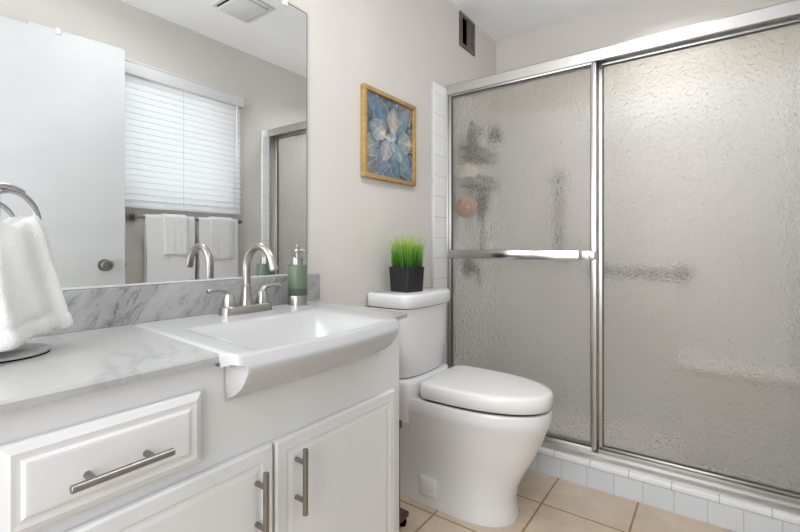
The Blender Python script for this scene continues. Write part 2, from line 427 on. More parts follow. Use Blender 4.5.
# counter top with a cut-out for the apron sink
CT = .857
ct = thing('countertop', 'grey-white marble vanity countertop with backsplash', 'countertop', (.45, -.23, .836))
bm = B()
out = [(-.60, -.001), (-.60, -.478), (.447, -.478), (.487, -.046), (.983, -.046), (.946, -.478), (1.056, -.466), (1.100, -.001)]
loft(bm, [[(x, y, .8425) for x, y in out], [(x, y, CT-.004) for x, y in out], [(x + (.002 if x < .45 and x > 0 else 0), y+(.003 if y < -.3 else 0), CT) for x, y in out]])
obj('slab', bm, M['marble_top'], ct, smooth=False)
bm = B(); box(bm, -.60, 1.134, -.020, -.001, CT, .951, .0015)
obj('backsplash', bm, M['marble_splash'], ct, smooth=False)

# ------------------------------------------------------------------ apron-front sink
sk = thing('sink', 'white semi-recessed sink with a curved apron front', 'sink', (.72, -.3, CT))
ZR = .8615
def apron_front(u):   # u in 0..1 across: front y of sink lip, rounded at both ends
    a = abs(2*u-1)
    return -.546 + .016*a**2.2 + (.045*((a-.94)/.06)**2 if a > .94 else 0)
bm = B()
nx, ny = 72, 64
XA, XB = .484, .985
YB_ = -.042
def rr(v_, a, b):  # smoothstep
    t_ = max(0, min(1, (v_-a)/(b-a))); return t_*t_*(3-2*t_)
def rimz(x, y, yf):
    # basin depression; soft
    dx = min(x-(XA+.060), (XB-.060)-x); dy = min((-.225)-y, y-(yf+.026))
    k = .012
    e = min(dx, dy) if (dx < 0 or dy < 0) else (dx*dy)/math.hypot(dx, dy) if dx+dy > 0 else 0
    d = rr(e, -.016, .120)
    z = ZR - .085*d
    # outer edge rollover
    ex = min(x-XA, XB-x); eb = YB_-y; ef = y-yf
    for q, R in ((ex, .010), (eb, .010), (ef, .020)):
        if q < R: z -= (R - math.sqrt(max(0, R*R-(R-q)**2)))*(.9)
    return z
grid = []
for j in range(ny+1):
    row = []
    for i in range(nx+1):
        u = i/nx; u = .5-.5*math.cos(PI*u) if False else u
        # denser at edges
        u2 = u + .10*math.sin(2*PI*u)*-1*.5
        x = XA+(XB-XA)*u2
        yf = apron_front(u2); v_ = j/ny; v2 = v_ - .05*math.sin(2*PI*v_)
        y = YB_+(yf-YB_)*v2
        row.append(bm.verts.new((x, y, rimz(x, y, yf))))
    grid.append(row)
for j in range(ny):
    for i in range(nx): bm.faces.new((grid[j][i], grid[j][i+1], grid[j+1][i+1], grid[j+1][i]))
# apron: extend the front edge down, leaning back to the cabinet face at the bottom
aprz = [(-.003, .8405), (-.004, .834), (-.001, .824), (.009, .808), (.024, .792), (.044, .778), (.064, .769), (.085, .764)]
YF_ = -.4625
prev = grid[ny]; cols = [[v0.co.copy()] for v0 in grid[ny]]
for dy, z in aprz:
    cur = []
    for i, v0 in enumerate(grid[ny]):
        u2 = (v0.co.x-XA)/(XB-XA); a = abs(2*u2-1)
        inx = .022*rr(a, .88, 1)*(-1 if u2 < .5 else 1)*rr(.86-z, 0, .03)
        p = Vector((v0.co.x - inx, min(apron_front(u2)+dy, YF_), z)); cols[i].append(p)
        cur.append(bm.verts.new(p))
    for i in range(nx): bm.faces.new((prev[i], prev[i+1], cur[i+1], cur[i]))
    prev = cur
cur = [bm.verts.new((v0.co.x, YF_, .764)) for v0 in prev]
for i in range(nx): bm.faces.new((prev[i], prev[i+1], cur[i+1], cur[i]))
for c in (0, nx):
    for j in range(ny):      # skirts down the side of the rim
        a, b_ = grid[j][c], grid[j+1][c]
        v1 = bm.verts.new((a.co.x, a.co.y, .842)); v2_ = bm.verts.new((b_.co.x, b_.co.y, .842))
        bm.faces.new((a, b_, v2_, v1))
    fr = cols[c]             # apron end cheek
    FV = [bm.verts.new(p) for p in fr]; BV = [bm.verts.new((p.x, YF_, p.z)) for p in fr]
    for i in range(len(FV)-1): bm.faces.new((FV[i], FV[i+1], BV[i+1], BV[i]))
bmesh.ops.remove_doubles(bm, verts=bm.verts, dist=1e-5)
for v0 in bm.verts: v0.co.x += SK*(v0.co.y+.045)
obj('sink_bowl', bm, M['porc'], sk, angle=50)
bm = B(); box(bm, .4485, .475, -.503, -.4795, .834, .8585, .006, 3); obj('apron_return', bm, M['porc'], sk)
bm = B(); lathe(bm, [(.0, .7815), (.022, .7815), (.022, .783), (.012, .784), (0.0001, .783)], .715, -.33, 24); obj('drain', bm, M['nickel'], sk)

# ------------------------------------------------------------------ faucet
FX, FYY, FZ = .765, -.101, ZR-.003
fa = thing('faucet', 'brushed nickel two-handle gooseneck faucet at the back of the sink', 'faucet', (FX, FYY, FZ))
bm = B()
def stad(cx, cy, hl, r, z, n=12):
    pts = []
    for k in range(n+1): a = -PI/2+PI*k/n; pts.append((cx+hl+r*math.cos(a), cy+r*math.sin(a), z))
    for k in range(n+1): a = PI/2+PI*k/n; pts.append((cx-hl+r*math.cos(a), cy+r*math.sin(a), z))
    return pts
loft(bm, [stad(FX, FYY, .058, .0265, FZ), stad(FX, FYY, .058, .0265, FZ+.003), stad(FX, FYY, .057, .0245, FZ+.023), stad(FX, FYY, .056, .0225, FZ+.0255)])
obj('base_plate', bm, M['nickel'], fa)
bm = B(); lathe(bm, [(.0215, FZ+.024), (.0215, FZ+.028), (.0185, FZ+.036), (.0150, FZ+.055), (.0132, FZ+.078), (.0135, FZ+.081), (.0118, FZ+.083)], FX, FYY, 32)
sp_ = obj('spout_base', bm, M['nickel'], fa)
R_ = .059; zc = FZ+.134
path = [(FX, FYY, FZ+.075), (FX, FYY, FZ+.10)] + [(FX, FYY-R_+R_*math.cos(a), zc+R_*math.sin(a)) for a in [PI*k/20 for k in range(0, 19)]]
e = Vector(path[-1]); d_ = (Vector(path[-1])-Vector(path[-2])).normalized(); path += [tuple(e+d_*.006), tuple(e+d_*.020)]
bm = B(); tube(bm, path, [.0110]*(len(path)-3)+[.0107, .0107, .0107], 20)
spt = obj('spout', bm, M['nickel'], fa)
bm = B(); tube(bm, [e+d_*.012, e+d_*.026], .0122, 20); obj('aerator', bm, M['nickel'], spt)
for s in (-1, 1):
    hx = FX + s*.0545
    bm = B(); lathe(bm, [(.0205, FZ+.024), (.0205, FZ+.029), (.0178, FZ+.042), (.0145, FZ+.054), (.0120, FZ+.060)], hx, FYY, 28)
    bell = obj('handle_base', bm, M['nickel'], fa)
    pth = smooth_path([(hx-s*.002, FYY, FZ+.050), (hx+s*.001, FYY, FZ+.060), (hx+s*.012, FYY, FZ+.070), (hx+s*.032, FYY-.001, FZ+.0745), (hx+s*.052, FYY-.002, FZ+.0745), (hx+s*.067, FYY-.003, FZ+.071)], 6)
    k = len(pth); bm = B(); tube(bm, pth, [.0125-.0070*min(1, i/(k*.55)) for i in range(k)], 14)
    obj('lever', bm, M['nickel'], bell)

# ------------------------------------------------------------------ soap dispenser
DX, DY = .967, -.088; DZ = ZR-.004
sd = thing('soap_dispenser', 'green frosted glass soap dispenser with nickel pump beside the faucet', 'soap dispenser', (DX, DY, DZ))
k_ = 1.12
def dl_(pr): return [(a*k_, DZ+b*k_) for a, b in pr]
bm = B(); lathe(bm, dl_([(.027, 0), (.0285, .001), (.0285, .030), (.028, .031)]), DX, DY); obj('base_band', bm, M['nickel'], sd)
bm = B(); lathe(bm, dl_([(.0275, .031), (.0285, .033), (.0285, .116), (.0265, .1195), (.018, .1205)]), DX, DY); obj('bottle', bm, M['greenglass'], sd)
bm = B(); lathe(bm, dl_([(.0165, .1202), (.0165, .140), (.0150, .1415), (.0045, .142), (.0045, .155), (.009, .157), (.010, .161), (.009, .165), (.005, .167), (.005, .170), (.0065, .174), (.004, .180)]), DX, DY, 24)
obj('pump', bm, M['nickel'], sd)
bm = B(); tube(bm, [(DX, DY, DZ+.180), (DX+.004, DY-.012, DZ+.183), (DX+.007, DY-.022, DZ+.182), (DX+.008, DY-.025, DZ+.179)], [.0052, .0046, .0040, .0036], 12); obj('pump_spout', bm, M['nickel'], sd)

# ------------------------------------------------------------------ towel stand on the counter
TC = Vector((.2142, -.175, CT)); tv = Vector((.906, .423, 0)); nv = Vector((-.423, .906, 0))
ts = thing('towel_ring_stand', 'chrome countertop towel stand with looped rings', 'towel stand', TC)
bm = B(); lathe(bm, [(.064, CT), (.067, CT+.0015), (.067, CT+.007), (.063, CT+.010), (.012, CT+.014)], TC.x, TC.y, 48); obj('base', bm, P('stand_base', (196, 196, 196), .35, .6).m, ts)
bm = B(); lathe(bm, [(.0672, CT+.0002), (.0676, CT+.0006), (.0676, CT+.0024), (.0668, CT+.003)], TC.x, TC.y, 48, False, False); obj('base_rim', bm, M['black'], ts)
PT = Vector((.200, -.205, 0))
bm = B(); tube(bm, [(PT.x, PT.y, CT+.008), (PT.x, PT.y, 1.150)], .0065, 16); obj('post', bm, M['chrome'], ts)
RC = Vector((.221, -.198, 1.094))
def ringpts(c, r, dirv, a0=0, a1=2*PI, n=48, el=1.1):
    return [c + dirv*(r*math.cos(a0+(a1-a0)*k/n)) + Vector((0, 0, el*r*math.sin(a0+(a1-a0)*k/n))) for k in range(n+1)]
bm = B(); tube(bm, ringpts(RC, .050, tv)[:-1], .0048, 12, close=True); obj('ring', bm, M['chrome'], ts)
bm = B(); tube(bm, ringpts(RC+Vector((-.022, .012, -.008)), .038, tv)[:-1], .0042, 12, close=True); obj('ring', bm, M['chrome'], ts)
bm = B(); tube(bm, smooth_path([RC+tv*-.060+Vector((0, -.012, .048)), RC+tv*-.030+Vector((0, -.008, .060)), RC+Vector((0, -.003, .061)), RC+tv*.022+Vector((0, 0, .054))], 6), .0048, 12); obj('hook', bm, M['chrome'], ts)

# hanging hand towel, loosely bunched
bm = B(); n = 96; rings = []
TH = Vector((.207, -.205, -.017))
prof = [  # z, half width right, half width left, thickness
 (1.096, .040, .040, .010), (1.098, .052, .05, .022), (1.088, .062, .058, .030), (1.060, .070, .065, .034), (1.02, .078, .072, .036), (.98, .088, .08, .038), (.94, .098, .088, .041), (.925, .101, .09, .041), (.9215, .100, .089, .0395), (.915, .102, .091, .0395), (.911, .104, .093, .042), (.895, .108, .096, .042), (.889, .108, .096, .041), (.886, .103, .092, .036)]
for z, wr, wl, th in prof:
    r = []
    for i in range(n):
        a = 2*PI*i/n; c, s_ = math.cos(a), math.sin(a)
        w = wr*(1.07 if z > .97 else .98) if c > 0 else wl
        xx = w*(abs(c)**.8)*(1 if c > 0 else -1); yy = th*(abs(s_)**.8)*(1 if s_ > 0 else -1)
        fold = .0055*math.sin(5*a+1.2)+.003*math.sin(11*a+z*20)
        low = max(0, (1.1-z)/.2)
        yy += fold*(.5+low)
        dz = 0
        if z < .97: yy *= 1.0+.25*min(1, (.97-z)/.06)
        if z > 1.05: dz = -.010*math.cos(xx*70)*max(0, (z-1.05)/.05)
        dz += (.014*(xx/.1) if z < .96 else .014*(xx/.1)*max(0, (1.05-z)/.09))
        p = TH + tv*xx + nv*yy; r.append((p.x, p.y, z+dz))
    rings.append(r)
loft(bm, rings)
tag(obj('hand_towel', bm, M['towel'], origin=(TH.x, TH.y, .886), angle=80), 'thick white hand towel hanging on the chrome countertop towel stand', 'towel')

# ------------------------------------------------------------------ toilet
TX = 1.628; TK = 1.598
to = thing('toilet', 'white one-piece style toilet with skirted base between vanity and shower', 'toilet', (TX, -.35, 0))
def plan(hw, yb, yf, z, n=64, fl=.34, ex=2.2, rb=.05, cx=TX):
    """closed outline, back rounded rectangle, front half super-ellipse"""
    yc = yf + fl; pts = []
    m = n//2
    for k in range(m+1):       # front: from +x side round to -x side
        a = PI*k/m
        c, s_ = math.cos(a), math.sin(a)
        pts.append((cx+hw*(abs(c)**(2/ex))*(1 if c >= 0 else -1), yc-fl*(s_**(2/ex)), z))
    q = m//2
    for k in range(1, q+1):    # left side up to back-left corner
        a = (PI/2)*k/q
        pts.append((cx-hw+rb-rb*math.cos(a), yb-rb+rb*math.sin(a), z))
    for k in range(0, q):
        a = (PI/2)*k/q
        pts.append((cx+hw-rb+rb*math.sin(a), yb-rb+rb*math.cos(a), z))
    return pts
bm = B()
lev = [(0, .128, -.585, .18), (.010, .128, -.586, .18), (.03, .124, -.580, .18), (.08, .121, -.576, .18), (.13, .121, -.588, .20), (.19, .126, -.618, .23), (.25, .138, -.650, .26), (.31, .152, -.676, .29), (.36, .165, -.694, .31), (.385, .174, -.706, .32), (.40, .178, -.711, .33), (.432, .179, -.712, .33), (.440, .176, -.709, .33)]
loft(bm, [plan(hw, -.02, yf, z, fl=fl) for z, hw, yf, fl in lev])
obj('bowl', bm, M['tporc'], to, angle=60)
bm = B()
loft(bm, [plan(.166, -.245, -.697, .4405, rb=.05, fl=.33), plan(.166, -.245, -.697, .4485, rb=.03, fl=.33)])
obj('seat', bm, M['gap'], to, angle=40)  # seat coloured dark to stand in for the shade under the lid
bm = B(); LB = -.235
loft(bm, [plan(h_, LB+a_, b_, z_, rb=.05, fl=f_) for h_, a_, b_, z_, f_ in ((.171, 0, -.707, .4485, .36), (.176, .004, -.714, .454, .36), (.178, .005, -.716, .482, .36), (.1765, .004, -.714, .498, .36), (.172, -.001, -.709, .5065, .355), (.155, -.018, -.69, .5095, .34))])
obj('lid', bm, M['seat'], to, angle=60)
bm = B(); loft(bm, [plan(h_, -.021, b_, z, fl=.05, rb=.03, ex=3, cx=TK) for z, h_, b_ in ((.33, .146, -.20), (.40, .164, -.215), (.445, .172, -.228), (.495, .174, -.230))]+[plan(.171, -.021, -.226, .507, fl=.05, rb=.03, ex=3, cx=TK), plan(.163, -.022, -.218, .512, fl=.05, rb=.03, ex=3, cx=TK)])
obj('deck', bm, M['tporc'], to, angle=60)
bm = B()
loft(bm, [plan(.161, -.014, -.201, z_, fl=.055, ex=2.6, rb=.02, cx=TK) for z_ in (.512, .515)]); obj('tank_gap_shade', bm, M['gap'], to)  # thin dark sheet standing in for the shade under the tank
bm = B()
TK = 1.598
loft(bm, [plan(h_, -.012, b_, z_, fl=.055, ex=2.6, rb=.02, cx=TK) for h_, b_, z_ in ((.164, -.203, .515), (.170, -.210, .524), (.177, -.217, .65), (.183, -.222, .797))])
obj('tank', bm, M['tporc'], to, angle=50)
bm = B()
loft(bm, [plan(.181, -.012, -.220, z_, fl=.055, ex=2.6, rb=.02, cx=TK) for z_ in (.797, .801)]); obj('lid_gap_shade', bm, M['gap'], to)  # dark sheet standing in for the shade below the tank lid
bm = B()
loft(bm, [plan(h_, a_, b_, z_, fl=.06, ex=2.8, rb=.02, cx=TK) for h_, a_, b_, z_ in ((.184, -.008, -.232, .801), (.188, -.006, -.237, .806), (.188, -.006, -.237, .848), (.186, -.008, -.234, .855), (.179, -.015, -.225, .858))])
obj('tank_lid', bm, M['tporc'], to, angle=60)
bm = B(); box(bm, TX-.1285, TX-.112, -.300, -.210, .032, .116, .014, 4)
obj('access_cap', bm, M['seat'], to, angle=50)

# ------------------------------------------------------------------ potted grass
PX, PY, PZ = 1.552, -.118, .8585
pg = thing('potted_grass', 'small artificial grass in a square black pot on the toilet tank', 'potted plant', (PX, PY, PZ))
ang = math.radians(-7)
def sq(h, z, r=.006):
    pts = []
    for q in range(4):
        for k in range(4):
            a = PI/2*q + PI/2*k/3
            cx, cy = [(1, 1), (-1, 1), (-1, -1), (1, -1)][q]
            x = cx*(h-r)+r*math.cos(a); y = cy*(h-r)+r*math.sin(a)
            pts.append((PX+x*math.cos(ang)-y*math.sin(ang), PY+x*math.sin(ang)+y*math.cos(ang), z))
    return pts
bm = B(); loft(bm, [sq(.049, PZ), sq(.051, PZ+.002), sq(.056, PZ+.104), sq(.056, PZ+.106), sq(.052, PZ+.102), sq(.050, PZ+.088)])
obj('pot', bm, M['pot'], pg)
def blade(bm, x, y, z, h, lean, az, w):
    prev = None; k = 5
    tw = random.uniform(0, PI); cx, sx = math.cos(tw)*w, math.sin(tw)*w
    for i in range(k+1):
        f = i/k; off = lean*f*f
        px, py, pz = x+off*math.cos(az), y+off*math.sin(az), z+h*f
        ww = (1-f**1.6)*.95+.05
        a = bm.verts.new((px-cx*ww, py-sx*ww, pz)); b_ = bm.verts.new((px+cx*ww, py+sx*ww, pz)); c_ = bm.verts.new((px-sx*ww*.35, py+cx*ww*.35, pz))
        if prev:
            for (p, q) in ((0, 1), (1, 2), (2, 0)): bm.faces.new((prev[p], prev[q], (a, b_, c_)[q], (a, b_, c_)[p]))
        prev = (a, b_, c_)
bm = B()
for i in range(520):
    x = random.uniform(-.050, .050); y = random.uniform(-.050, .050)
    wx = PX+x*math.cos(ang)-y*math.sin(ang); wy = PY+x*math.sin(ang)+y*math.cos(ang)
    az = math.atan2(y, x)+ang+random.uniform(-.9, .9)
    blade(bm, wx, wy, PZ+.087, random.uniform(.100, .166), random.uniform(0, .016)+.012*math.hypot(x, y)/.05, az, random.uniform(.0012, .0022))
gb = obj('grass_blades', bm, M['grass'], pg, smooth=False); gb['kind'] = 'stuff'
bm = B()
for (dx, az, l, h) in ((.045, -.6, .060, .075), (.040, -.45, .030, .09), (-.045, 2.6, .030, .10), (.04, -.9, .045, .06)):
    wx = PX + dx*.8; wy = PY - abs(dx)*.2
    blade(bm, wx, wy, PZ+.087, h, l, az, .0008)
obj('dry_blades', bm, M['grassbrown'], pg, smooth=False)

# ------------------------------------------------------------------ framed picture
ax0, ax1, az0, az1 = 1.382, 1.769, 1.345, 1.732
pc = thing('framed_picture', 'gold wooden frame holding a blue succulent flower print', 'framed picture', ((ax0+ax1)/2, -.002, az0))
fw = .018; fd = .024
bm = B()
for r in [(ax0, ax1, az1-fw, az1), (ax0, ax1, az0, az0+fw), (ax0, ax0+fw, az0+fw, az1-fw), (ax1-fw, ax1, az0+fw, az1-fw)]:
    box(bm, r[0], r[1], -fd, -.001, r[2], r[3], .002)
obj('frame', bm, M['gold'], pc)
N = 110
petals = [ # cx, cy, angle(deg), len, width, base col, tip col (back to front)
 (.10,.85,130,.55,.30,(70,98,122),(120,148,166)), (.78,.86,60,.5,.28,(78,104,124),(176,160,150)), (.20,.20,215,.50,.28,(52,78,98),(150,150,140)),
 (.85,.22,-40,.5,.26,(60,92,116),(110,150,172)), (.50,.08,-90,.5,.26,(54,84,108),(120,158,176)), (.95,.55,5,.45,.24,(70,84,104),(168,150,140)), (.03,.5,180,.42,.26,(60,88,104),(150,156,150)),
 (.33,.74,118,.42,.26,(96,136,160),(74,112,142)), (.70,.72,52,.40,.22,(84,124,150),(126,158,174)), (.14,.36,205,.36,.22,(88,120,136),(196,182,158)), (.75,.30,-48,.44,.20,(84,120,142),(108,150,172)),
 (.36,.24,-115,.42,.22,(128,142,168),(92,120,150)), (.60,.20,-72,.42,.20,(96,132,152),(70,112,134)),
 (.56,.72,84,.34,.20,(206,184,164),(150,154,162)), (.80,.50,2,.34,.22,(116,150,172),(196,176,158)), (.27,.56,160,.34,.21,(214,196,172),(110,142,166)), (.42,.36,-112,.30,.18,(150,154,176),(176,172,176)), (.66,.36,-50,.28,.15,(110,146,166),(160,176,180)),
 (.56,.53,70,.16,.10,(130,166,182),(178,190,188)), (.48,.50,175,.15,.09,(140,170,182),(190,190,180)), (.56,.44,-80,.18,.09,(120,160,178),(176,190,190)), (.53,.49,20,.10,.06,(160,186,190),(200,196,180))]
def art(u, v):
    nz = .5+.5*math.sin(u*31+3*math.sin(v*17))*math.sin(v*23+2*math.sin(u*13))
    col = [50+22*nz, 66+22*nz, 84+20*nz]
    if (u-.06)**2+(v-.95)**2 < .03: col = [96, 70, 74]
    for cx, cy, an, ln, wd, c0, c1 in petals:
        a = math.radians(an); bx = cx-math.cos(a)*ln*.42; by = cy-math.sin(a)*ln*.42
        du, dv = u-bx, v-by
        l = (du*math.cos(a)+dv*math.sin(a))/ln; w = (-du*math.sin(a)+dv*math.cos(a))
        if 0 < l < 1:
            prof = wd*.66*(math.sin(PI*min(1, l**.85))**.75)
            if prof > 0 and abs(w) < prof:
                q = abs(w)/prof; f = l
                k = .82+.18*(1-q)+.10*math.sin(40*w/wd+l*5)*(1-q)
                col = [(c0[i]*(1-f)+c1[i]*f)*k for i in range(3)]
                if q > .86: col = [c*.6+200*.4 for c in col] if l > .35 else [c*.62 for c in col]
                if abs(w) < .006: col = [min(255, c*1.12) for c in col]
    s_ = .90+.20*nz; g_ = sum(col)/3
    return [max(0, min(255, (g_+(c-g_)*.8)*s_)) for c in col]
me_ = bpy.data.meshes.new('print'); vs = []; fs = []; cols = []
x0, x1, z0, z1 = ax0+fw-.001, ax1-fw+.001, az0+fw-.001, az1-fw+.001
off = Vector(pc.location)
for j in range(N+1):
    for i in range(N+1):
        vs.append((x0+(x1-x0)*i/N-off.x, -.012-off.y, z0+(z1-z0)*j/N-off.z)); cols.append(lin(art(i/N, j/N)))
for j in range(N):
    for i in range(N):
        a = j*(N+1)+i; fs.append((a, a+1, a+N+2, a+N+1))
me_.from_pydata(vs, [], fs)
ca_ = me_.color_attributes.new('art', 'FLOAT_COLOR', 'POINT')
for i, c in enumerate(cols): ca_.data[i].color = (*c, 1)
t = P('flower_print', (100, 120, 140), .25, coat=.6); an = t.add('ShaderNodeAttribute', attribute_name='art'); t.link(an.outputs['Color'], t.p.inputs['Base Color'])
me_.materials.append(t.m)
o = bpy.data.objects.new('print', me_); C.objects.link(o); o.parent = pc
obj('backing', box(B(), ax0+.004, ax1-.004, -.0115, -.0015, az0+.004, az1-.004), M['gold'], pc)

# ------------------------------------------------------------------ wall vent
vx0, vx1, vz0, vz1 = 2.252, 2.446, 2.222, 2.420
vt = thing('wall_vent', 'small dark metal vent high on the wall near the ceiling', 'vent', ((vx0+vx1)/2, -.001, vz0))
bm = B(); fw = .030
for r in [(vx0, vx1, vz1-.022, vz1), (vx0, vx1, vz0, vz0+.022), (vx0, vx0+fw, vz0+.022, vz1-.022), (vx1-fw, vx1, vz0+.022, vz1-.022)]:
    box(bm, r[0], r[1], -.008, -.001, r[2], r[3], .001)
obj('frame', bm, M['ventmetal'], vt)
obj('damper_plate', box(B(), vx0+.092, vx1-fw, -.0045, -.002, vz0+.022, vz1-.022), M['ventmetal'], vt)
obj('opening', box(B(), vx0+fw, vx0+.092, -.0025, -.001, vz0+.022, vz1-.022), M['black'], vt)

# ------------------------------------------------------------------ ceiling exhaust fan grille
fx0, fx1, fy0, fy1 = 1.385, 1.633, -1.145, -.885
ef = thing('exhaust_fan', 'square white exhaust fan cover on the ceiling, seen in the mirror', 'exhaust fan', ((fx0+fx1)/2, (fy0+fy1)/2, H))
bm = B()
for a in ((fx0, fx1, fy0, fy0+.022), (fx0, fx1, fy1-.022, fy1), (fx0, fx0+.022, fy0+.022, fy1-.022), (fx1-.022, fx1, fy0+.022, fy1-.022)): box(bm, *a, H-.014, H-.001, .003)
obj('frame', bm, M['plastic'], ef)
obj('recess', box(B(), fx0+.02, fx1-.02, fy0+.02, fy1-.02, H-.004, H-.001), M['gap'], ef)
obj('cover_plate', box(B(), fx0+.034, fx1-.034, fy0+.022, fy1-.022, H-.024, H-.010, .004), M['plastic'], ef)

# ------------------------------------------------------------------ unseen lamps; ceiling and shower ones added for their light
t = NT('lamp_glass'); t.p.inputs['Base Color'].default_value = (.9, .9, .88, 1); t.p.inputs['Emission Color'].default_value = (1, .95, .88, 1); t.p.inputs['Emission Strength'].default_value = 1.5; M['lamp'] = t.m
cl = thing('added_ceiling_lamp', 'unseen round flush ceiling lamp added to light the room', 'ceiling lamp', (.95, -.85, H))
bm = B(); lathe(bm, [(.17, H-.001), (.17, H-.022), (.155, H-.024)], .95, -.85, 40); obj('base', bm, M['nickel'], cl)
bm = B(); lathe(bm, [(.15, H-.024), (.145, H-.040), (.11, H-.056), (.05, H-.066), (.001, H-.068)], .95, -.85, 40); obj('diffuser', bm, M['lamp'], cl)
vl = thing('vanity_lamp', 'nickel light bar with three glass shades above the mirror', 'wall lamp', (.52, -.02, 2.12))
bm = B(); box(bm, .20, .84, -.03, -.002, 2.10, 2.16, .005); obj('back_plate', bm, M['nickel'], vl)
for x in (.30, .52, .74):
    bm = B(); lathe(bm, [(.025, 2.165), (.045, 2.19), (.052, 2.24), (.056, 2.27)], x, -.09, 28); obj('shade', bm, M['lamp'], vl)
    bm = B(); tube(bm, [(x, -.03, 2.13), (x, -.07, 2.13), (x, -.09, 2.166)], .008); obj('arm', bm, M['nickel'], vl)

rl = thing('added_recessed_lamp', 'unseen recessed lamp added to light the shower', 'recessed lamp', (2.42, -1.08, H))
bm = B(); lathe(bm, [(.095, H-.001), (.095, H-.006), (.085, H-.008), (.083, H-.002)], 2.42, -1.08, 36, False, False); obj('trim_ring', bm, M['plastic'], rl)
bm = B(); lathe(bm, [(.083, H-.001), (.083, H-.004)], 2.42, -1.08, 36); obj('lens', bm, M['lamp'], rl)

# ------------------------------------------------------------------ open door resting against the opposite wall
dt = thing('door_leaf', 'flat white bathroom door standing open against the window wall, seen in the mirror', 'door', (.30, -1.49, 0))
def dpt(s, n_):  # s along the leaf, n_ thickness
    a = Vector((.30, -1.478)); b_ = Vector((1.038, -1.400)); u = (b_-a).normalized(); w = Vector((-u.y, u.x)); p = a+u*s-w*n_; return p.x, p.y
L = math.hypot(.745, .078)
bm = B()
prof = [(0, .012), (L, .012), (L, 2.118), (.345, 2.118), (.345, 2.106), (0, 2.106)]
loft(bm, [[(*dpt(s, 0), z) for s, z in prof], [(*dpt(s, .035), z) for s, z in prof]])
obj('panel', bm, M['door'], dt, smooth=False)
bm = B(); kx = .952-.30
c = dpt(kx+.003, 0); u = (Vector((1.045, -1.4))-Vector((.30, -1.478))).normalized(); w = Vector((-u.y, u.x))
def kp(d): return (c[0]+w.x*d, c[1]+w.y*d, .955)
tube(bm, [kp(-.001), kp(.006), kp(.008)], [.032, .031, .022], 28); tube(bm, [kp(.008), kp(.030)], .012, 20)
tube(bm, [kp(.030), kp(.036), kp(.048), kp(.056), kp(.0565)], [.016, .025, .028, .022, .012], 28)
obj('knob', bm, M['pull'], dt)
bm = B(); c2 = dpt(.70, 0); 
q = dpt(.46, 0); box(bm, q[0]-.011, q[0]+.011, q[1]-.004, q[1]+.007, 2.095, 2.125, .002); obj('hook', bm, M['plastic'], dt)
q = dpt(L, .018); bm = B(); box(bm, q[0], q[0]+.006, q[1]-.010, q[1]+.010, .945, .965, .001); obj('latch', bm, M['pull'], dt)

# ------------------------------------------------------------------ window blind
bl = thing('window_blind', 'closed white horizontal blind over the window, seen in the mirror', 'window blind', (1.36, -1.50, 1.28))
bx0, bx1 = .90, 1.815
bm = B(); box(bm, bx0-.008, bx1+.012, -1.520, -1.462, 2.02, 2.095, .003); box(bm, bx0-.010, bx1+.014, -1.525, -1.458, 2.086, 2.098, .003)
obj('valance', bm, M['plastic'], bl)
bm = B(); ns = 21; zt, zb = 2.008, 1.305
for k in range(ns):
    z = zt-(zt-zb)*k/(ns-1); hh = .0235; tilt = math.radians(63)
    dy, dz = math.cos(tilt)*hh, math.sin(tilt)*hh
    rg = []
    for x in (bx0, bx1):
        pts = []
        for f in (-1, -.5, 0, .5, 1): pts.append((x, -1.496+f*dy, z-.000+f*dz*-1+ .0025*(1-f*f)))
        for f in (1, .5, 0, -.5, -1): pts.append((x, -1.4985+f*dy, z-.0018+f*dz*-1+ .0025*(1-f*f)))
        rg.append(pts)
    loft(bm, rg)
sl = obj('slats', bm, M['blind'], bl, smooth=False)
bm = B(); box(bm, bx0, bx1, -1.512, -1.484, 1.272, 1.288, .003); obj('bottom_rail', bm, M['plastic'], bl)
for x in (1.02, 1.41, 1.76):
    bm = B(); tube(bm, [(x, -1.481, 2.02), (x, -1.481, 1.286)], .0012, 6); obj('ladder_cord', bm, M['plastic'], bl)
bm = B(); tube(bm, [(1.775, -1.472, 2.03), (1.777, -1.472, 1.62)], .0045, 10); obj('wand', bm, M['clear'], bl)

